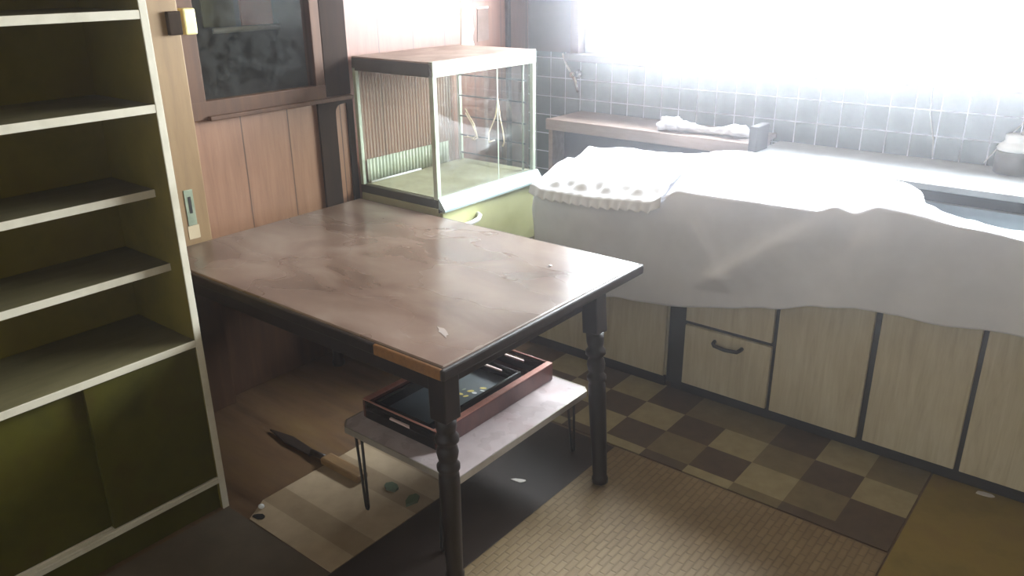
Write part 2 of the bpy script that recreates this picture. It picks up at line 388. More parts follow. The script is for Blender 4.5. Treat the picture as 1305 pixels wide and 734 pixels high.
struct(MB().box(wx0+0.045, wx1-0.045, WY+0.037, WY+0.041, wz0+0.045, wz1-0.045).build('window_glass', M['win_glass'], w))

# posts, battens
struct(MB().box(WX, WX+0.05, 1.16, dy0-0.006, 0, 0.583, 0.003).build('trim_6', M['shade_wood']), 'lower part of the door post, darkened for the shade under the table')  # same post as above it, with the shade put into its colour
struct(MB().box(WX, WX+0.055, 1.16, dy0-0.006, 0.585, CZ, 0.004).build('trim_1', M['post_light']), 'pale wooden door post between the shelving and the glazed door')
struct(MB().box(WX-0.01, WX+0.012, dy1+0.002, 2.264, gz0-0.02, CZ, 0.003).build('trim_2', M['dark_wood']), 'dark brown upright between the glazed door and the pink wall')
struct(MB().box(WX-0.01, WX+0.006, dy1+0.002, 2.264, 0, gz0-0.04, 0.002).build('trim_4', M['door_wood']), 'plain wood strip below the dark upright beside the glass case')
mb = MB()
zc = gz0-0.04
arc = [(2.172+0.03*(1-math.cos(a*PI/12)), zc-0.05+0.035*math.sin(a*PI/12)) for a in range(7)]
mb.prism([(2.085, 0.0), (2.172, 0.0)]+arc+[(2.236, zc-0.012), (2.236, 0.0), (2.266, 0.0), (2.266, zc), (2.085, zc)], WX+0.006, WX+0.016, axis='x')  # flat dark outline with a curved inner corner over the plain strip
struct(mb.build('trim_5', M['dark_wood']), 'narrow dark band around the strip beside the glass case')
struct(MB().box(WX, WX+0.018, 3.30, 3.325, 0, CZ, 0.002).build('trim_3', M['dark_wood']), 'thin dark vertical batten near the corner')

# glazed door in the left wall
d = bpy.data.objects.new('door_1', None); COL.objects.link(d); d.location = (WX, dy0, 0); struct(d, 'wooden door with a glass pane in its upper half')
struct(MB().box(WX-0.04, WX-0.004, dy0, dy1, 0.585, gz0, 0.002).build('door_panel', M['door_wood'], d))
struct(MB().box(WX-0.04, WX-0.003, dy0, dy1, 0.0, 0.583, 0.002).build('door_lower_shaded', M['shade_wood'], d), 'lower part of the door, darkened for the shade under the table')
mb = MB()
mb.box(WX-0.03, WX+0.012, dy0, dy0+0.075, gz0-0.02, 2.1, 0.003)
mb.box(WX-0.03, WX+0.012, dy1-0.045, dy1, gz0-0.02, 2.1, 0.003)
mb.box(WX-0.03, WX+0.014, dy0, dy1, gz0-0.035, gz0+0.03, 0.003)
mb.box(WX-0.03, WX+0.012, dy0, dy1, 2.02, 2.1, 0.003)
struct(mb.build('door_frame', M['frame_wood'], d))
struct(MB().box(WX, WX+0.034, dy0+0.07, dy1+0.125, gz0-0.038, gz0-0.022, 0.003).build('door_ledge', M['frame_wood'], d))
struct(MB().box(WX-0.016, WX-0.012, dy0+0.07, dy1-0.04, gz0+0.02, 2.03).build('door_glass', M['door_glass'], d))
# the dim space behind the glass
mb = MB(); nx = WX-0.5
mb.box(nx-0.02, nx, dy0-0.3, dy1+0.5, 0.0, 2.3); mb.box(nx, WX-0.1, dy0-0.32, dy0-0.3, 0, 2.3); mb.box(nx, WX-0.1, dy1+0.5, dy1+0.52, 0, 2.3)
mb.box(nx, WX-0.1, dy0-0.3, dy1+0.5, 2.28, 2.3)
struct(mb.build('wall_beyond', M['room_dark']), 'dim wall seen through the door glass')

# ------------------------------------------------------------------ big table
TX0, TX1, TY0, TY1, TZ = -2.635, -1.255, 1.275, 2.222, 0.69
t = thing('dining_table', (-1.9, 1.75, 0), 'large dark wooden dining table with a worn dusty brown top', 'table')
MB().box(TX0, TX1, TY0, TY1, TZ-0.024, TZ, 0.007, 0).build('tabletop', M['table_top'], t)
mb = MB()
for a in ((TX1-0.004, TX1+0.010, TY0-0.01, TY1+0.01), ): mb.box(a[0], a[1], a[2], a[3], TZ-0.036, TZ-0.003, 0.006)
mb.box(TX0, TX1+0.002, TY1-0.004, TY1+0.010, TZ-0.036, TZ-0.003, 0.006)
mb.build('edge_band', M['table_dark'], t, 'dark rounded edge band')
MB().box(-1.50, TX1, TY0-0.009, TY0+0.003, TZ-0.036, TZ-0.004, 0.004).build('edge_strip', M['edge_orange'], t, 'worn orange-brown wood edge')
MB().box(TX0, -1.50, TY0-0.009, TY0+0.003, TZ-0.036, TZ-0.004, 0.004).build('edge_strip', M['table_dark'], t)
for a in ((TX1-0.075, TX1-0.055, TY0+0.05, TY1-0.24), (TX0+0.05, TX0+0.07, TY0+0.05, TY1-0.05), ):
    MB().box(*a, TZ-0.10, TZ-0.026, 0.002).build('apron', M['table_dark'], t)
for a in ((TX0+0.05, TX1-0.06, TY0+0.028, TY0+0.046), (TX0+0.05, TX1-0.06, TY1-0.25, TY1-0.232)):
    MB().box(*a, TZ-0.10, TZ-0.026, 0.002).build('apron', M['table_dark'], t)
def table_leg(top, foot, parent):
    mb = MB()
    top = Vector(top); foot = Vector(foot); ax = (top-foot); ln = ax.length
    R = Vector((0, 0, 1)).rotation_difference(ax.normalized()).to_matrix()
    mb.box(-0.029, 0.029, -0.029, 0.029, ln*0.78, ln, 0.004)
    prof = [(0.020, 0), (0.026, 0.004), (0.027, 0.02), (0.023, 0.03), (0.024, 0.05), (0.027, 0.18), (0.029, 0.32), (0.028, 0.345),
            (0.024, 0.352), (0.0315, 0.362), (0.0315, 0.374), (0.023, 0.384), (0.027, 0.396), (0.030, 0.412), (0.027, 0.428), (0.022, 0.436),
            (0.0325, 0.446), (0.0325, 0.460), (0.024, 0.470), (0.028, 0.486), (0.029, ln*0.79)]
    mb.lathe(prof, (0, 0, 0), 24)
    for v in mb.bm.verts: v.co = R @ v.co + foot
    return mb.build('leg', M['table_dark'], parent)
table_leg((TX1-0.04, 2.005, TZ-0.026), (-1.205, 1.94, 0.0095), t)
table_leg((TX1-0.036, TY0+0.036, TZ-0.026), (TX1-0.022, TY0+0.034, 0.0075), t)
table_leg((TX0+0.06, TY0+0.05, TZ-0.026), (TX0+0.05, TY0+0.05, 0.0), t)
table_leg((TX0+0.06, 2.005, TZ-0.026), (TX0+0.05, 1.985, 0.0), t)

# ------------------------------------------------------------------ low table with trays
LX0, LX1, LY0, LY1, LZ = -1.785, -1.303, 1.352, 2.005, 0.30
t = thing('low_table', (-1.54, 1.68, 0), 'small low folding table with a pale laminate top on wire legs', 'table')
MB().prism([(LX0+0.03, LY0), (LX1-0.02, LY0), (LX1, LY0+0.02), (LX1, LY1-0.02), (LX1-0.02, LY1), (LX0+0.03, LY1), (LX0, LY1-0.03), (LX0, LY0+0.03)], LZ-0.016, LZ).build('tabletop', M['low_top'], t)
def rim(dd, z0, z1):
    mb = MB()
    P = [(LX0+0.03, LY0), (LX1-0.02, LY0), (LX1, LY0+0.02), (LX1, LY1-0.02), (LX1-0.02, LY1), (LX0+0.03, LY1), (LX0, LY1-0.03), (LX0, LY0+0.03), (LX0+0.03, LY0)]
    mb2 = MB(); cx, cy = (LX0+LX1)/2, (LY0+LY1)/2
    Q = [(p[0]+(dd if p[0] > cx else -dd), p[1]+(dd if p[1] > cy else -dd)) for p in P]
    t_ = bmesh.new()
    a = [t_.verts.new((x, y, z0)) for x, y in P[:-1]]; b = [t_.verts.new((x, y, z0)) for x, y in Q[:-1]]
    c = [t_.verts.new((x, y, z1)) for x, y in Q[:-1]]; e = [t_.verts.new((x, y, z1)) for x, y in P[:-1]]
    n = len(a)
    for k in range(n):
        j = (k+1) % n
        for u, w_ in ((a, b), (b, c), (c, e), (e, a)): t_.faces.new((u[k], u[j], w_[j], w_[k]))
    bmesh.ops.recalc_face_normals(t_, faces=list(t_.faces)); mb2._merge(t_); mb.bm.free()
    return mb2
rim(0.004, LZ-0.02, LZ+0.001).build('edge_band', M['low_edge'], t, 'bright worn edge band')
for sx, sy in ((0, 0), (1, 0), (0, 1), (1, 1)):
    x = LX0+0.06 if sx == 0 else LX1-0.06; y = LY0+0.02 if sy == 0 else LY1-0.02
    fx = x+(0.012 if sx == 0 else -0.022); fy = y+(0.0 if sy == 0 else 0.055); fl = 0.0 if sx == 0 else 0.003
    dx = 0.014
    MB().tube([(x-dx, y, LZ-0.017), (fx-0.006, fy, 0.016+fl), (fx-0.003, fy, 0.006+fl), (fx+0.003, fy, 0.006+fl), (fx+0.006, fy, 0.016+fl), (x+dx, y, LZ-0.017)], 0.0045, 8).build('leg', M['black_metal'], t)

def tray(name, label, x0, x1, y0, y1, z0, hgt, mats, th=0.010, sth=0.010, inlay=None):
    cx, cy = (x0+x1)/2, (y0+y1)/2
    t = thing(name, (cx, cy, z0), label, 'tray')
    MB().box(x0+th*0.5, x1-th*0.5, y0+th*0.5, y1-th*0.5, z0, z0+0.006, 0.001).build('tray_floor', mats[0], t)
    for xa, xb in ((x0, x0+sth), (x1-sth, x1)):
        MB().box(xa, xb, y0, y1, z0, z0+hgt, 0.003).build('side_panel', mats[1], t)
    for ya, yb in ((y0, y0+th), (y1-th, y1)):
        mb = MB(); sw = 0.045
        zl, zu = z0+hgt*0.52, z0+hgt*0.80
        mb.box(x0+th, x1-th, ya, yb, z0, zl, 0.001); mb.box(x0+th, x1-th, ya, yb, zu, z0+hgt, 0.0015)
        mb.box(x0+th, cx-sw, ya, yb, zl, zu); mb.box(cx+sw, x1-th, ya, yb, zl, zu)
        ep = mb.build('end_panel', mats[2], t)
        if inlay: MB().box(cx-sw+0.002, cx+sw-0.002, ya+0.001, yb-0.001, zl-0.0005, zl+0.006, 0.001).build('slot_light', inlay, ep, 'pale pink bar for light through the handle slot')
    mb = MB()
    r_ = 0.0035
    for xa, xb in ((x0, x0+sth), (x1-sth, x1)): mb.box(xa, xb, y0+0.001, y1-0.001, z0+hgt, z0+hgt+0.004, 0.0015)
    for ya in (y0+th/2, y1-th/2): mb.tube([(x0+0.004, ya, z0+hgt), (x1-0.004, ya, z0+hgt)], r_, 8)
    mb.build('rim', mats[3], t)
    return t
tz = LZ+0.0015
tray('serving_tray', 'large red-brown and black lacquer tray resting on the low table', -1.757, -1.435, 1.425, 1.985, tz, 0.060, (M['red_lacquer'], M['red_lacquer'], M['black_lacquer'], M['lit_rim']), sth=0.022, inlay=M['slot_light'])
it = tray('serving_tray', 'smaller black lacquer tray with gold flower motif lying inside the red-brown tray', -1.733, -1.492, 1.452, 1.885, tz+0.007, 0.042, (M['slate_panel'], M['black_lacquer'], M['black_lacquer'], M['black_lacquer']), 0.009, 0.009, M['slot_light'])
# flower motif painted on the small tray's floor
mb = MB(); zf = tz+0.007+0.0062
def petal(x, y, a, l, w_, mat):
    pts = [(x+math.cos(a)*l*math.cos(k*PI/5)-math.sin(a)*w_*math.sin(k*PI/5), y+math.sin(a)*l*math.cos(k*PI/5)+math.cos(a)*w_*math.sin(k*PI/5)) for k in range(10)]
    mb.prism(pts, zf, zf+0.0006, mat)
for (x, y, a, l, w_, mt) in ((-1.585, 1.735, 0.8, 0.012, 0.007, 0), (-1.60, 1.70, 0.2, 0.012, 0.006, 0), (-1.565, 1.775, 0.5, 0.012, 0.006, 0), (-1.575, 1.70, 1.1, 0.010, 0.005, 0),
                             (-1.567, 1.733, 0.3, 0.009, 0.006, 1), (-1.53, 1.745, 0.6, 0.013, 0.007, 0), (-1.62, 1.655, 0.4, 0.010, 0.005, 0), (-1.61, 1.73, 1.4, 0.009, 0.004, 2), (-1.555, 1.76, 0.2, 0.01, 0.003, 1), (-1.64, 1.69, 1.0, 0.02, 0.002, 2)):
    petal(x, y, a, l, w_, mt)
mb.build('flower_motif', [M['gold'], M['white_motif'], M['verdigris']], it, 'small gold and white flowers')

# ------------------------------------------------------------------ shelving unit
BX, BB, BY0, BY1, BZ = -2.083, -2.41, 0.12, 1.113, 2.05
t = thing('bookcase', (-2.25, 0.62, 0), 'tall empty cream and olive shelving unit with sliding doors below', 'bookcase')
for ya, yb in ((BY1-0.020, BY1), (BY0, BY0+0.02)):
    pnl = MB().box(BB, BX-0.004, ya, yb, 0, BZ, 0.001).build('side_panel', M['olive_paint'], t)
    MB().box(BX-0.004, BX, ya-0.0005, yb+0.0005, 0, BZ, 0.001).build('front_edge', M['cream_paint'], pnl, 'cream front edge')
MB().box(BB-0.008, BB, BY0, BY1, 0.02, BZ).build('back_panel', M['olive_paint'], t)
MB().box(BB, BX, BY0, BY1, BZ, BZ+0.02, 0.001).build('top_panel', M['cream_paint'], t)
ya, yb = BY0+0.0205, BY1-0.0205
for ztop, xf in ((1.778, BX-0.001), (1.512, BX-0.001), (1.277, BX-0.001), (1.036, -2.165), (0.820, -2.150), (0.594, BX-0.001)):
    s = MB().box(BB+0.0005, xf-0.003, ya, yb, ztop-0.021, ztop, 0.001).build('shelf', M['shelf_top'], t)
    MB().box(xf-0.003, xf, ya, yb, ztop-0.0215, ztop+0.0005, 0.001).build('shelf_edge', M['cream_paint'], s, 'cream front edge')
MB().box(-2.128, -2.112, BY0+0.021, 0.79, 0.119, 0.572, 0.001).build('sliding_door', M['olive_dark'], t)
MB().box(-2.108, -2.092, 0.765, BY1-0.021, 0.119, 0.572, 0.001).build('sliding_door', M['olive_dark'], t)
mb = MB().box(-2.16, BX, ya, yb, 0.098, 0.1115, 0.0015)
mb.box(-2.091, BX, ya, yb, 0.112, 0.119, 0.0015); mb.box(-2.111, -2.1095, ya, yb, 0.112, 0.119)
mb.build('door_track', M['cream_paint'], t, 'cream sliding-door track')
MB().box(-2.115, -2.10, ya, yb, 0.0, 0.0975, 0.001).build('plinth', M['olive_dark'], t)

# ------------------------------------------------------------------ cupboard with glass case
CX0, CX1, CY0, CY1 = -2.645, -2.215, 2.275, 2.915
CX0 = -2.675
CY0 = 2.268
t = thing('cupboard', (-2.44, 2.58, 0), 'pale green cupboard with a glass display case on top of a drawer, beside the table', 'cupboard')
MB().box(CX0, CX1-0.004, CY0, CY1, 0.02, 0.70, 0.004).build('cabinet_body', M['green_panel'], t)
MB().box(CX0+0.02, CX1-0.03, CY0+0.02, CY1-0.02, 0.0, 0.021).build('plinth', M['plinth_dark'], t)
dr = MB().box(CX1-0.004, CX1+0.012, CY0+0.012, CY1-0.004, 0.43, 0.682, 0.003).build('drawer', M['lit_drawer_green'], t)
yh = 2.43
MB().tube([(CX1+0.011, yh-0.065, 0.607), (CX1+0.026, yh-0.06, 0.609), (CX1+0.040, yh-0.035, 0.613), (CX1+0.043, yh, 0.616), (CX1+0.040, yh+0.035, 0.62), (CX1+0.028, yh+0.058, 0.628), (CX1+0.011, yh+0.062, 0.632)], 0.010, 12).build('handle', M['white'], dr, 'curved white plastic handle')
MB().box(CX1-0.004, CX1+0.010, CY0+0.012, CY1-0.004, 0.05, 0.42, 0.003).build('door', M['green_panel'], t)
MB().box(CX1-0.004, CX1+0.002, CY0+0.004, CY1, 0.683, 0.699).build('gap_strip', M['plinth_dark'], t)
# case floor, sloping front sill
MB().box(CX0, CX1, CY0, CY1, 0.70, 0.735, 0.003).build('case_floor', M['shaded_olive'], t)
MB().box(CX0+0.02, CX1-0.006, CY0+0.02, CY1-0.005, 0.735, 0.739).build('case_lining', M['case_dust'], t, 'dusty yellow-green floor of the case')
MB().prism([(CX1-0.012, 0.742), (CX1+0.004, 0.742), (CX1+0.034, 0.700), (CX1+0.034, 0.690), (CX1+0.004, 0.695), (CX1-0.012, 0.70)], CY0+0.004, CY1+0.01, axis='y').build('sill', M['lip_metal'], t, 'pale blue metal sill')
zt0, zt1 = 1.215, 1.272
MB().box(CX0, CX1, CY0, CY1, zt1-0.006, zt1, 0.002).build('top_board', M['dusty_top'], t)
mb = MB(); mb.box(CX0, CX1-0.004, CY0, CY0+0.02, zt0, zt1-0.006, 0.002); mb.box(CX0, CX1-0.02, CY1-0.02, CY1, zt0+0.01, zt1-0.006, 0.002); mb.box(CX0, CX0+0.02, CY0+0.02, CY1-0.02, zt0+0.01, zt1-0.006)
mb.build('top_rail', M['shaded_olive'], t)
MB().box(CX1-0.02, CX1+0.002, CY0, CY1, zt0, zt1+0.001, 0.002).build('front_rail', M['green_paint'], t)
for (xa, xb, ya_, yb_) in ((CX0, CX0+0.018, CY0, CY0+0.018), (CX1-0.022, CX1, CY0, CY0+0.022), (CX1-0.018, CX1, CY1-0.02, CY1), (CX0, CX0+0.018, CY1-0.018, CY1)):
    MB().box(xa, xb, ya_, yb_, 0.735, zt0+0.012, 0.002).build('post', M['green_paint'], t)
MB().box(CX0+0.018, CX1-0.022, CY0+0.007, CY0+0.010, 0.738, zt0+0.004).build('side_glass', M['glass'], t)
MB().box(CX0+0.018, CX1-0.022, CY1-0.012, CY1-0.009, 0.738, zt0+0.012).build('side_glass', M['glass'], t)
for ya_, yb_, x in ((CY0+0.022, 2.60, CX1-0.008), (2.585, CY1-0.02, CX1-0.014)):
    gdoor = MB().box(x-0.003, x, ya_, yb_, 0.742, zt0).build('sliding_glass', M['glass'], t)
MB().box(CX1-0.0165, CX1-0.0145, 2.666, 2.672, 0.742, zt0).build('glass_edge', M['green_paint'], t, 'pale ground edge of the sliding glass')
mb = MB().box(CX0+0.012, CX0+0.014, CY0+0.018, CY1-0.018, 0.739, zt0+0.01); mb.build('back_sheet', M['ribbed'], t, 'ribbed clear back sheet')
def rib_fn(u, v):
    y = CY0+0.022+u*(2.80-CY0-0.022); return Vector((CX0+0.026+0.0035*math.sin(y*2*PI/0.02), y, 0.742+v*0.10))
MB().grid(rib_fn, 240, 1, 0.001).build('back_band', M['green_paint'], t, 'pale green ribbed band')
MB().tube([(CX0+0.036, CY0+0.03, 0.744), (CX0+0.036, 2.60, 0.744)], 0.005, 8).build('back_rail', M['white'], t)
# wire rack hung inside the far end of the case
r_ = thing('wire_rack', (-2.44, CY1-0.04, 0.80), 'dark wire rack with bent pale hooks inside the glass case', 'rack')
mb = MB(); yr = CY1-0.035
for z in (0.775, 0.86, 0.95, 1.045, 1.14): mb.tube([(CX0+0.03, yr, z), (CX1-0.03, yr, z)], 0.0035, 6)
mb.build('rod', M['black_metal'], r_)
for x in (CX0+0.032, -2.26): MB().tube([(x, yr, 0.739), (x, yr, zt0+0.01)], 0.005, 8).build('upright', M['green_paint'], r_)
for pts in ([(-2.60, yr-0.006, 0.985), (-2.56, yr-0.03, 0.965), (-2.50, yr-0.06, 0.93), (-2.465, yr-0.08, 0.885), (-2.50, yr-0.07, 0.87), (-2.60, yr-0.02, 0.855)],
            [(-2.60, yr-0.006, 0.965), (-2.54, yr-0.03, 0.925), (-2.48, yr-0.06, 0.87), (-2.51, yr-0.05, 0.858), (-2.58, yr-0.02, 0.862)],
            [(-2.40, yr-0.006, 1.05), (-2.405, yr-0.02, 0.97), (-2.42, yr-0.05, 0.90), (-2.405, yr-0.07, 0.86), (-2.385, yr-0.05, 0.87)],
            [(-2.40, yr-0.006, 1.05), (-2.38, yr-0.02, 0.98), (-2.345, yr-0.04, 0.91), (-2.325, yr-0.055, 0.87), (-2.33, yr-0.06, 0.85), (-2.34, yr-0.05, 0.85)]):
    MB().tube(pts, 0.0035, 8).build('hook', M['brass_wire'], r_)

# ------------------------------------------------------------------ sink cabinet
YF = 2.672
SX0, SX1 = -1.366, 0.36
t = thing('sink_cabinet', (-0.5, 2.9, 0), 'long pale wood-grain sink cabinet with dark gaps between its doors', 'cabinet')
MB().box(SX0, SX1, YF+0.004, 3.06, 0.03, 0.645, 0.002).box(SX0, SX1, YF+0.004, YF+0.02, 0.645, 0.80).build('carcass', M['plinth_dark'], t)
MB().box(SX0+0.02, SX1, YF+0.012, 3.1, 0.0, 0.031).build('plinth', M['plinth_dark'], t)
dz0, dz1 = 0.053, 0.775
def front(name, x0, x1, z0, z1):
    return MB().box(x0, x1, YF-0.014, YF+0.0045, z0, z1, 0.003).build(name, M['laminate'], t)
front('drawer', -1.289, -0.945, 0.323, 0.52)
drw = front('drawer', -1.289, -0.943, dz0, 0.306)
def pull(cx, z, par):
    y = YF-0.014
    mb = MB().tube([(cx-0.055, y, z+0.008), (cx-0.053, y-0.018, z+0.006), (cx-0.045, y-0.024, z), (cx, y-0.027, z-0.003), (cx+0.045, y-0.024, z), (cx+0.053, y-0.018, z+0.006), (cx+0.055, y, z+0.008)], 0.0075, 10)
    return mb.build('handle', M['black_metal'], par, 'black drawer handle')
pull(-1.108, 0.262, drw)
front('drawer', -1.289, -0.945, 0.535, dz1)
front('door', -0.928, -0.612, dz0, dz1); front('door', -0.590, -0.299, dz0, dz1); front('door', -0.283, 0.03, dz0, dz1); front('door', 0.045, SX1-0.005, dz0, dz1)

# worktop with basin and rear ledge
t = thing('sink_worktop', (-0.5, 2.95, 0.80), 'dull steel sink top with a raised pale ledge along the tiled wall', 'sink')
bx0, bx1, by0, by1 = -0.68, 0.05, 2.74, 3.035
mb = MB(); z0, z1 = 0.8005, 0.828
mb.box(SX0, bx0, YF-0.02, 3.06, z0, z1, 0.003); mb.box(bx1, SX1, YF-0.02, 3.06, z0, z1, 0.003)
mb.box(bx0, bx1, YF-0.02, by0, z0, z1, 0.003); mb.box(bx0, bx1, by1, 3.06, z0, z1)
mb.build('worktop', M['steel'], t)
mb = MB(); zb = 0.66
mb.box(bx0, bx1, by0, by1, zb-0.004, zb); mb.box(bx0-0.003, bx0, by0, by1, zb, z1-0.001); mb.box(bx1, bx1+0.003, by0, by1, zb, z1-0.001); mb.box(bx0, bx1, by0-0.003, by0, zb, z1-0.001); mb.box(bx0, bx1, by1, by1+0.003, zb, z1-0.001)
mb.lathe([(0.055, zb), (0.06, zb+0.004), (0.03, zb+0.004), (0.0, zb+0.002)], (-0.3, 2.9, 0), 24)
mb.build('basin', M['steel'], t)
MB().box(-1.31, SX1, 3.062, WY-0.001, 0.862, 0.886, 0.004).build('ledge', M['ledge'], t, 'pale raised ledge against the tiles')
MB().box(-1.31, SX1, 3.085, WY-0.001, 0.8005, 0.862).build('ledge_riser', M['plinth_dark'], t, 'recessed strip under the ledge, coloured dark for its shadow')  # shadow of the gap below the ledge put into the strip's colour

# gas cooker base cabinet left of the sink
GX0, GX1 = -2.03, -1.372
t = thing('cooker_base', (-1.7, 2.95, 0), 'low pale base cabinet between the cupboard and the sink cabinet', 'cabinet')
MB().box(GX0, GX1, YF+0.010, 3.15, 0.04, 0.62, 0.002).build('carcass', M['laminate'], t)
MB().box(GX0+0.004, GX1-0.004, YF-0.006, YF+0.0105, 0.05, 0.61, 0.003).build('front_panel', M['laminate'], t)
MB().box(GX0-0.04, GX1, YF+0.004, YF+0.02, 0.0, 0.049, 0.002).build('plinth', M['dark_wood'], t)
MB().box(GX0, GX1, YF-0.012, 3.16, 0.6205, 0.64, 0.003).build('top', M['steel'], t)

# shelf on the tiles behind the cooker
t = thing('back_shelf', (-1.85, 3.33, 0.641), 'pale brown wooden shelf behind the sheet under the tiles', 'shelf')
MB().box(-2.36, -1.325, 3.20, WY-0.002, 0.895, 0.918, 0.003).build('board', M['shelf_wood'], t)
MB().box(-2.36, -1.325, 3.186, 3.20, 0.868, 0.921, 0.003).build('front_lip', M['shelf_wood'], t)
MB().box(-1.325, -1.288, 3.182, 3.30, 0.887, 0.992, 0.004).build('end_block', M['plinth_dark'], t, 'dark upright block at the end')
MB().box(-2.328, -1.348, 3.30, 3.312, 0.66, 0.8945, 0.001).build('shade_board', M['plinth_dark'], t, 'dark board added for the shade under the shelf')  # board added to darken the space below the shelf
for x in (-2.34, -1.36): MB().box(x-0.012, x+0.012, 3.20, WY-0.004, 0.0, 0.895, 0.002).build('support', M['shelf_wood'], t)

# crumpled plastic bag lying on the shelf
def bag_fn(u, v):
    x = -1.79+0.44*u
    prof = (0.030 if u < 0.22 else 0.020+0.006*math.sin(u*9))*(1.0 if u < 0.9 else (1-u)*10) * (1 if u > 0.05 else u*20)
    prof = max(prof, 0.002)
    a = v*2*PI
    p = Vector((x, 3.27+0.03*u, 0.0)); n_ = noise.noise(Vector((x*28, math.cos(a)*2.2, math.sin(a)*2.2)))
    rr = prof*(1+0.55*n_)
    p.y += math.cos(a)*rr*1.7; p.z = 0.9205+prof*0.9+math.sin(a)*rr
    p.z = max(p.z, 0.9205)
    return p
tag(MB().grid(bag_fn, 60, 22).build('plastic_bag', M['bag']), 'crumpled white plastic bag lying on the shelf under the tiles', 'bag')

# ------------------------------------------------------------------ white sheet over the counter
def lerp_table(tb, x):
    if x <= tb[0][0]: return tb[0][1]
    for (a, va), (b, vb) in zip(tb, tb[1:]):
        if x <= b:
            k = (x-a)/(b-a); k = 0.5*k+0.5*k*k*(3-2*k)
            return va+(vb-va)*k
    return tb[-1][1]
HEM = [(-2.0, 0.31), (-1.73, 0.325), (-1.56, 0.362), (-1.363, 0.385), (-1.12, 0.43), (-0.95, 0.475), (-0.784, 0.525), (-0.659, 0.556), (-0.464, 0.552), (-0.2, 0.581), (0.3, 0.61)]
FRT = [(-2.0, 0.752), (-1.95, 0.736), (-1.72, 0.742), (-1.45, 0.765), (-1.345, 0.833), (-1.10, 0.840), (-0.84, 0.845), (-0.775, 0.872), (-0.72, 0.858), (-0.65, 0.888), (-0.544, 0.884), (-0.39, 0.872), (-0.253, 0.861), (0.3, 0.85)]
BKY = [(-2.0, 3.04), (-1.56, 3.14), (-1.3, 3.15), (-1.0, 3.14), (-0.8, 3.10), (-0.68, 3.02), (-0.6, 2.93), (-0.545, 2.80), (-0.45, 2.735), (-0.2, 2.71), (0.3, 2.70)]
BKZ = [(-2.0, 0.855), (-1.56, 0.855), (-1.35, 0.893), (-1.0, 0.897), (-0.8, 0.895), (-0.68, 0.89), (-0.6, 0.885), (-0.5, 0.873), (-0.2, 0.858), (0.3, 0.85)]
def sheet_point(x, s, lift=0.0):
    """s 0..1 hem to front edge, 1..2 front edge to the back edge"""
    hz, fz, by, bz = lerp_table(HEM, x), lerp_table(FRT, x), lerp_table(BKY, x), lerp_table(BKZ, x)
    yf = YF-0.042
    fold = 0.010*math.sin(x*11+0.5)+0.006*math.sin(x*23+1.2)
    # diagonal folds running down from the bunched part
    if s <= 1:
        z = hz+(fz-hz)*s
        drop = fz-z
        y = yf-0.008-0.008*(1-s)+fold*(1-s)*0.7
        def ridge(d, wl, wr):                       # a crease: steep on one side, soft on the other
            return math.exp(-(d/(wl if d < 0 else wr))**2)
        t1 = min(1, drop*9)
        apex = 0.30                                 # two creases meeting low down in a V
        f1 = max(0, min(1, (apex+0.05-drop)/0.06))
        y -= 0.026*ridge((x+0.79)+drop*1.25, 0.05, 0.11)*t1*f1
        y -= 0.016*ridge((x+1.33)-drop*0.62, 0.10, 0.035)*t1*f1
        y -= 0.022*ridge((x+0.66)+drop*0.16, 0.035, 0.16)*t1*(0.4+0.6*s)
        y -= 0.010*ridge((x+0.42)-drop*0.35, 0.12, 0.05)*t1*s
        y -= 0.008*ridge((x+1.62)+drop*0.4, 0.04, 0.12)*t1
        y -= 0.008*noise.noise(Vector((x*6, z*6, 2)))+0.003*noise.noise(Vector((x*19, z*14, 5)))
        y = min(y, YF-0.026)
        return Vector((x, y-lift, z))
    k = s-1
    y = yf+(by-yf)*k
    z = fz+(bz-fz)*k
    if x < -1.2:                                   # humps of what lies underneath on the cooker side
        h = (1 if x < -1.4 else (-1.2-x)/0.2)*max(0.0, min(1.0, (x+2.02)/0.24))
        z += h*0.055*math.sin(PI*min(1, k*1.0))**0.8
    z += 0.012*math.exp(-((k-0.06)/0.05)**2)*math.exp(-((x+0.62)/0.12)**2)
    z += 0.010*(noise.noise(Vector((x*7, y*7, 0)))+0.5*noise.noise(Vector((x*17, y*17, 4))))*min(1, k*6)
    if x > -0.75: z += 0.012*math.sin((x*34)+k*3)*math.sin(PI*k)
    if y > 3.05 and x > -1.32: z = max(z, 0.893)
    if x > -1.36: z = max(z, 0.834)
    return Vector((x, y, z+lift))
def sheet_fn(u, v):
    x = -2.0+2.3*u
    s = 2*v
    p = sheet_point(x, s)
    if u == 0: p.x -= 0.008*math.sin(v*20)
    return p
tag(MB().grid(sheet_fn, 230, 90, 0.003).build('dust_sheet', M['cloth']), 'large white cotton sheet draped over the sink counter', 'cloth')
# frilled cover lying on the left end of the sheet
def frill_fn(u, v):
    x = -2.01+0.61*u
    xx = max(-2.0, x)
    if v < 0.22:                                    # gathered hem hanging over the front
        k = v/0.22
        p = sheet_point(xx, 1.0)
        w_ = math.sin(x*2*PI/0.045+1.5*noise.noise(Vector((x*12, 0, 0))))
        amp = (1-k)
        p.z = p.z+0.014-0.038*(1-k)+0.007*amp*w_*(1 if u < 0.95 else 0.4)
        p.y = p.y-0.012-0.016*amp*(0.6+0.4*w_)
    else:
        k = (v-0.22)/0.78
        p = sheet_point(xx, 1.0+0.62*k, 0.012)
        w_ = math.sin(x*2*PI/0.13+2*noise.noise(Vector((x*7, 1, 0))))
        p.z += 0.011*w_*math.exp(-((k-0.13)/0.06)**2)+0.002
        if k == 0: p.y -= 0.012
        p.y += 0.0
        p.z -= 0.010*(1 if k > 0.98 else 0)
    p.x = x
    return p
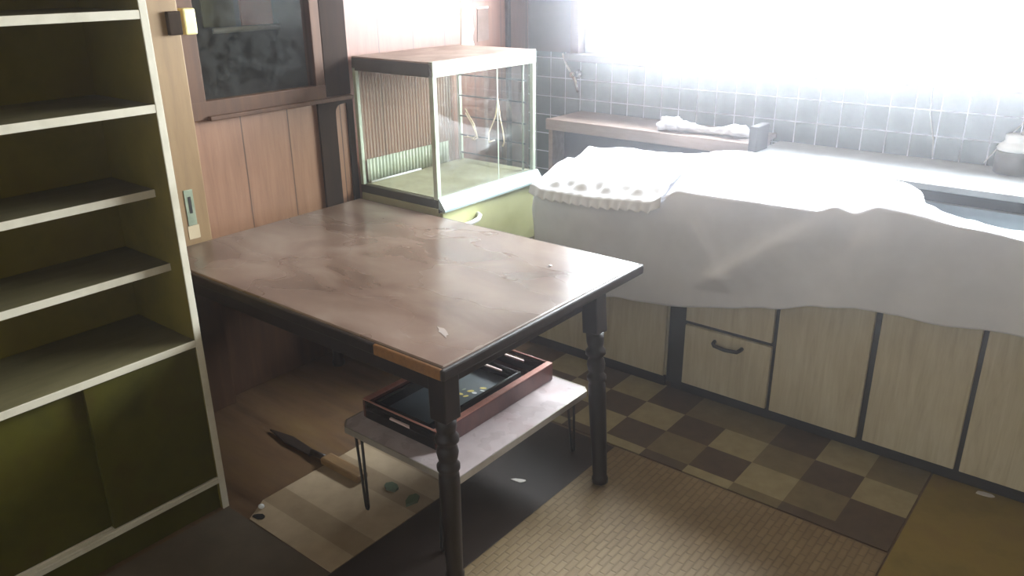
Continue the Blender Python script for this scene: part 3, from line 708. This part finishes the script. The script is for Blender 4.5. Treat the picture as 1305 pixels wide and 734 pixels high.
tag(MB().grid(frill_fn, 200, 46, 0.002).build('frilled_cover', M['frill']), 'white frilled cover lying on the left end of the draped sheet', 'cloth')

# jar on the ledge
jx, jy = -0.405, 3.40
t = thing('jar', (jx, jy, 0.8865), 'squat grey-brown jar with a white cap and chrome spout on the sink ledge', 'jar')
MB().lathe([(0.058, 0.0), (0.063, 0.004), (0.065, 0.05), (0.064, 0.078), (0.058, 0.084), (0.0, 0.084)], (jx, jy, 0.8865), 32).build('body', M['jar_body'], t)
MB().lathe([(0.0, 0.0), (0.064, 0.0), (0.066, 0.006), (0.058, 0.02), (0.046, 0.028), (0.043, 0.034), (0.044, 0.05), (0.042, 0.056), (0.0, 0.056)], (jx, jy, 0.9708), 32).build('cap', M['white'], t, 'white stepped cap')
MB().tube([(jx+0.012, jy, 1.026), (jx+0.014, jy, 1.05), (jx+0.03, jy-0.01, 1.072), (jx+0.06, jy-0.03, 1.08), (jx+0.11, jy-0.05, 1.075), (jx+0.13, jy-0.06, 1.05)], 0.010, 12).build('spout', M['chrome'], t, 'curved chrome spout')

# thin cords hanging on the tiles at the right
for pts, lb in (([(-0.735, WY-0.004, 1.155), (-0.728, WY-0.006, 1.06), (-0.700, WY-0.006, 0.96), (-0.690, WY-0.02, 0.895)], 'thin pale cord hanging straight down the tiles left of the jar'),
                ([(-0.37, WY-0.004, 1.12), (-0.43, WY-0.006, 1.03), (-0.475, WY-0.006, 0.96), (-0.51, WY-0.03, 0.90)], 'thin pale cord slanting down the tiles just behind the jar')):
    tag(MB().tube(pts, 0.003, 6).build('cord', M['white']), lb, 'cord')

# tap on the tiles at the left of the window
t = thing('wall_tap', (-2.38, WY-0.02, 1.09), 'small pale gas tap with a thin rod on the dark tiled wall beside the window', 'tap')
MB().lathe([(0.022, 0), (0.022, 0.008), (0.012, 0.01), (0.012, 0.03), (0.017, 0.034), (0.017, 0.06), (0.010, 0.066), (0.0, 0.066)], (-2.38, WY-0.001, 1.10), 16, Matrix.Rotation(PI/2, 3, 'X')).build('valve_body', M['chrome'], t)
MB().tube([(-2.38, WY-0.05, 1.10), (-2.36, WY-0.06, 1.08), (-2.345, WY-0.06, 1.05), (-2.35, WY-0.05, 1.02)], 0.010, 10).build('nozzle', M['chrome'], t)
MB().tube([(-2.40, WY-0.045, 1.115), (-2.43, WY-0.04, 1.15), (-2.455, WY-0.035, 1.20)], 0.005, 8).build('rod', M['white'], t)

# ------------------------------------------------------------------ floor coverings
# checked vinyl mat along the sink
t0 = MB(); cw, ch = 0.1665, 0.148
rows = ['D?LDMDLM', 'DLDLMDLD', 'LDLDLMDL', 'MLDMLDML']
R = {0: 'DLMDLDLMDLD', 1: 'MDLDLMDLDLD', 2: 'LDMLMDLDLDM'}   # right to left: row 0 = nearest, 2 = under the cabinet
R = {0: 'DMLDMDLDLDL', 1: 'LDMLDLDLDLD', 2: 'MLDMMDLDLDL'}
mi = {'L': 0, 'M': 1, 'D': 2}
tb = bmesh.new(); xr = -0.362
ncol = 10
def q(x0, x1, y0, y1, m_):
    vs = [tb.verts.new(p) for p in ((x0, y0, 0.0035), (x1, y0, 0.0035), (x1, y1, 0.0035), (x0, y1, 0.0035))]
    f = tb.faces.new(vs); f.material_index = m_
for r in range(3):
    for c in range(ncol):
        q(xr-(c+1)*cw, xr-c*cw, 2.222+r*ch, 2.222+(r+1)*ch if r < 2 else 2.6825, mi[R[r][c]])
for c in range(ncol): q(xr-(c+1)*cw, xr-c*cw, 2.175, 2.222, mi['LDMLDLDLDLD'[c]] if c else 2)
bmesh.ops.remove_doubles(tb, verts=list(tb.verts), dist=1e-5)
bmesh.ops.solidify(tb, geom=list(tb.faces), thickness=0.003)
t0._merge(tb)
tag(t0.build('vinyl_mat', [M['vin_l'], M['vin_m'], M['vin_d']]), 'checked beige and brown vinyl mat along the sink cabinet', 'mat')
tag(MB().box(-1.288, -0.36, -0.6, 2.165, 0.0, 0.005, 0.002).build('woven_carpet', M['weave']), 'woven straw-coloured carpet on the floor right of the dining table', 'carpet')
# pale vinyl strip beside the shelving
tb = bmesh.new(); t0 = MB()
x0s, x1s, y0s = -2.02, -1.578, 1.112
seq = [0, 1, 0, 0, 1, 0, 1, 0, 0, 0]
P = [(x0s+0.075, y0s), (x1s, y0s)]
for k, m_ in enumerate(seq):
    ya_, yb_ = y0s+k*0.085, y0s+(k+1)*0.085
    xa = x0s if k else x0s+0.05
    vs = [tb.verts.new(p) for p in ((xa, ya_, 0.003), (x1s, ya_, 0.003), (x1s, yb_, 0.003), (x0s, yb_, 0.003))]
    tb.faces.new(vs).material_index = m_
bmesh.ops.remove_doubles(tb, verts=list(tb.verts), dist=1e-5)
bmesh.ops.solidify(tb, geom=list(tb.faces), thickness=0.0025)
t0._merge(tb)
M['strip_a'] = mottled('strip_beige', lin(158, 138, 112), lin(176, 156, 130), 14, 0.4)
M['strip_b'] = mottled('strip_tan', lin(136, 116, 92), lin(152, 132, 106), 14, 0.4)
tag(t0.build('vinyl_strip', [M['strip_a'], M['strip_b']]), 'pale beige banded vinyl strip on the floor under the table beside the shelving', 'mat')

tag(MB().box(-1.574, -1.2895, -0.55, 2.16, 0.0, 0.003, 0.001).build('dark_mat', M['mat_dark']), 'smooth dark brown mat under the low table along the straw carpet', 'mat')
tag(MB().box(-0.355, RX-0.05, -0.6, 2.682, 0.0, 0.002).build('floor_sheet', M['olive_sheet']), 'olive-brown floor sheet at the right beside the checked mat', 'mat')
tag(MB().box(-2.078, -1.577, -0.6, 1.108, 0.0, 0.002).build('floor_sheet', M['grey_sheet']), 'grey-brown floor sheet in front of the shelving unit at the lower left', 'mat')
# long-bladed tool on the strip
t = thing('hand_tool', (-2.06, 1.465, 0.004), 'long dark-bladed tool with a brown wooden handle on the pale strip', 'tool')
MB().prism([(-2.36, 1.468), (-2.24, 1.447), (-2.10, 1.449), (-2.10, 1.478), (-2.25, 1.490)], 0.005, 0.011).build('blade', M['blade'], t)
MB().tube([(-2.105, 1.463, 0.014), (-2.03, 1.466, 0.016)], 0.011, 12).build('ferrule', M['blade'], t)
MB().box(-2.035, -1.84, 1.441, 1.491, 0.0035, 0.03, 0.008).build('handle', M['tool_handle'], t)

# little things on the floor
def crumb(name, c, r, mat, label, cat, sq=(1, 1, 0.6)):
    tb = bmesh.new(); bmesh.ops.create_icosphere(tb, subdivisions=2, radius=r)
    for v in tb.verts:
        v.co *= 1+0.35*noise.noise(v.co*60+Vector((c[0]*9, 0, 0))); v.co = Vector((v.co.x*sq[0], v.co.y*sq[1], v.co.z*sq[2]))
    zmin = min(v.co.z for v in tb.verts)
    for v in tb.verts: v.co += Vector((c[0], c[1], c[2]-zmin))
    for f in tb.faces: f.smooth = True
    m_ = MB(); m_._merge(tb); tag(m_.build(name, mat), label, cat)
crumb('pebble', (-1.985, 1.165, 0.0035), 0.010, M['white'], 'tiny white pebble at the foot of the shelving', 'pebble', (1, 1, 0.8))
def shard(name, c, r, mat, label, cat, sx=1.0, sy=1.0, th=0.0015, n=9, seed=1, ang=0.0):
    rnd = random.Random(seed); pts = []
    for k in range(n):
        a = 2*PI*k/n; rr = r*(0.6+0.5*rnd.random()); px, py = sx*rr*math.cos(a), sy*rr*math.sin(a)
        pts.append((c[0]+px*math.cos(ang)-py*math.sin(ang), c[1]+px*math.sin(ang)+py*math.cos(ang)))
    tag(MB().prism(pts, c[2], c[2]+th).build(name, mat), label, cat)
shard('paper_scrap', (-1.43, 1.79, 0.0032), 0.022, M['crumb'], 'small pale paper scrap on the dark mat under the low table', 'paper', 1.5, 0.5, 0.002, 9, 3, 0.5)
shard('glass_shard', (-1.74, 1.50, 0.0035), 0.032, M['bottle_glass'], 'pale greenish glass bit on the strip near the low table leg', 'glass', 1.2, 0.8, 0.008, 7, 4, 0.3)
shard('glass_shard', (-1.63, 1.49, 0.0035), 0.026, M['bottle_glass'], 'greenish glass bit at the right edge of the pale strip', 'glass', 0.8, 1.3, 0.008, 7, 5, 0.3)
shard('paper_scrap', (-0.20, 2.655, 0.0025), 0.020, M['crumb'], 'small pale scrap lying against the dark plinth at the right', 'paper', 1.6, 0.6, 0.004, 8, 6, 0.1)
shard('black_scrap', (-1.955, 1.135, 0.0035), 0.018, M['black'], 'small black scrap on the near corner of the pale strip', 'scrap', 1.4, 0.8, 0.002, 9, 11, 0.4)
crumb('paint_fleck', (-1.475, 2.02, TZ+0.0005), 0.006, M['white'], 'tiny white fleck on the table top near the far right corner', 'fleck', (1, 1, 0.4))
shard('dust_smear', (-1.40, 1.43, TZ+0.0003), 0.024, M['dust'], 'small pale smear of dust on the table top near its front corner', 'dust', 1.7, 0.5, 0.0006, 13, 8, 2.6)

# ------------------------------------------------------------------ small things on the left wall
t = thing('strike_plate', (WX+0.056, 1.452, 0.83), 'greenish metal lock plate with a dark slot on the pale post', 'lock')
MB().box(WX+0.0552, WX+0.058, 1.434, 1.468, 0.755, 0.885, 0.001).build('plate', M['verdigris'], t)
MB().box(WX+0.0552, WX+0.0565, 1.430, 1.474, 0.705, 0.754, 0.0005).build('bare_patch', M['bare'], t, 'pale bare patch under the plate')
MB().box(WX+0.0582, WX+0.0592, 1.446, 1.457, 0.80, 0.86).build('slot', M['black'], t)
t = thing('latch_box', (WX+0.0135, 1.54, 1.40), 'small ivory plastic latch box on the edge of the glazed door', 'latch')
MB().box(WX+0.0130, WX+0.058, dy0+0.010, dy0+0.056, 1.402, 1.487, 0.006).build('cover', M['ivory'], t)
MB().box(WX+0.0555, WX+0.075, 1.470, 1.516, 1.405, 1.480, 0.003).build('mount_block', M['dark_wood'], t, 'dark brown block on the post')
def scrap(name, pts, mat, label):
    tag(MB().prism(pts, WX+0.0005, WX+0.003, axis='x').build(name, mat), label, 'paper')
scrap('torn_paper', [(2.968, 1.235), (3.04, 1.235), (3.06, 1.26), (3.045, 1.29), (3.062, 1.33), (3.05, 1.36), (3.06, 1.43), (2.975, 1.435)], M['paper'], 'bright torn strip of paper on the pink wall above the glass case')
scrap('torn_paper', [(3.085, 1.27), (3.17, 1.275), (3.168, 1.42), (3.09, 1.42)], M['paper_grey'], 'grey-brown bare patch with a white top edge right of the torn strip')
scrap('torn_paper', [(2.97, 1.455), (3.03, 1.455), (3.035, 1.55), (2.975, 1.55)], M['paper_orange'], 'orange scrap of paper above the bright torn strip')
scrap('torn_paper', [(3.088, 1.421), (3.17, 1.421), (3.17, 1.430), (3.086, 1.430)], M['paper'], 'thin white sliver of paper on the top edge of the grey-brown patch')

# panels and bar added behind the door glass to imitate its reflections
tag(MB().box(WX-0.32, WX-0.31, 2.00, 2.15, 1.395, 1.95, 0.002).build('reflection_panel', M['orange_reflection']), 'orange panel behind the door glass, added for a reflection', 'cloth')
tag(MB().box(WX-0.34, WX-0.33, 1.84, 1.985, 1.395, 1.95, 0.002).build('reflection_panel', M['khaki_reflection']), 'khaki panel behind the door glass left of the orange one, added for a reflection', 'cloth')
tag(MB().tube([(WX-0.30, 1.86, 1.383), (WX-0.30, 2.02, 1.383), (WX-0.30, 2.17, 1.383)], 0.011, 10).build('glint', M['white']), 'thin white rail added behind the door glass for a reflected line', 'glint')

# ------------------------------------------------------------------ light: daylight through the window, thin haze volume added for the window glare
SKY = 68.0
wd = bpy.data.worlds.new('daylight'); S.world = wd; wd.use_nodes = True
bg = wd.node_tree.nodes['Background']; bg.inputs['Color'].default_value = (0.86, 0.92, 1.0, 1); 
# overcast sky, brightest straight ahead of the window, dimmed off-axis to cut light on the left wall
nt = wd.node_tree; tc = nt.nodes.new('ShaderNodeTexCoord'); sp = nt.nodes.new('ShaderNodeSeparateXYZ'); nt.links.new(tc.outputs['Generated'], sp.inputs[0])
mr = N(nt, 'ShaderNodeMapRange', interpolation_type='SMOOTHSTEP'); nt.links.new(sp.outputs['Y'], mr.inputs['Value'])
mr.inputs['From Min'].default_value = 0.10; mr.inputs['From Max'].default_value = 0.75; mr.inputs['To Min'].default_value = 8.0; mr.inputs['To Max'].default_value = SKY
nt.links.new(mr.outputs['Result'], bg.inputs['Strength'])
pl = bpy.data.lights.new('window_portal', 'AREA'); pl.shape = 'RECTANGLE'; pl.size = wx1-wx0; pl.size_y = wz1-wz0; pl.cycles.is_portal = True
po = bpy.data.objects.new('window_portal', pl); COL.objects.link(po)
po.location = ((wx0+wx1)/2, WY+0.11, (wz0+wz1)/2); po.rotation_euler = (-PI/2, 0, 0)   # faces into the room (-Y)

HAZE = 0.030
if HAZE:
    m = bpy.data.materials.new('glare_volume'); m.use_nodes = True; nt = m.node_tree; nt.nodes.remove(nt.nodes['Principled BSDF'])
    vs = N(nt, 'ShaderNodeVolumeScatter', Density=HAZE, Anisotropy=0.935); vs.inputs['Color'].default_value = (0.95, 0.93, 1.0, 1)
    nt.links.new(vs.outputs[0], nt.nodes['Material Output'].inputs['Volume'])
    hz = MB().box(WX-0.65, RX+0.05, FY-0.05, WY+0.05, -0.04, CZ+0.04).build('glare_haze', m)
    tag(hz, 'thin haze volume added for the glare around the window', 'haze', kind='stuff')

# ------------------------------------------------------------------ camera (13.65 mm-style wide phone lens: f = 1033.8 px at 1305 px)
yaw, pitch, roll, fpx = 0.681006, 0.375414, -0.01112, 1033.765
cy, sy, cp, sp = math.cos(yaw), math.sin(yaw), math.cos(pitch), math.sin(pitch)
dv = Vector((-sy*cp, cy*cp, -sp)); rv = Vector((cy, sy, 0)); uv = rv.cross(dv)
cr, sr = math.cos(roll), math.sin(roll)
xr_, yu_ = rv*cr+uv*sr, -rv*sr+uv*cr
cam = bpy.data.cameras.new('camera'); co = bpy.data.objects.new('camera', cam); COL.objects.link(co)
mw = Matrix((xr_, yu_, -dv)).transposed().to_4x4(); mw.translation = (0, 0, 1.6)
co.matrix_world = mw
cam.sensor_fit = 'HORIZONTAL'; cam.sensor_width = 36.0; cam.lens = 36.0*fpx/1305; cam.clip_start = 0.02
S.camera = co

S.view_settings.view_transform = 'Standard'; S.view_settings.look = 'None'
S.view_settings.gamma = 1.0; S.view_settings.use_curve_mapping = False
S.view_settings.exposure = 0.0
cy_ = S.cycles
cy_.use_denoising = True
cy_.max_bounces = 8; cy_.transparent_max_bounces = 40; cy_.volume_bounces = 1
cy_.sample_clamp_indirect = 20.0
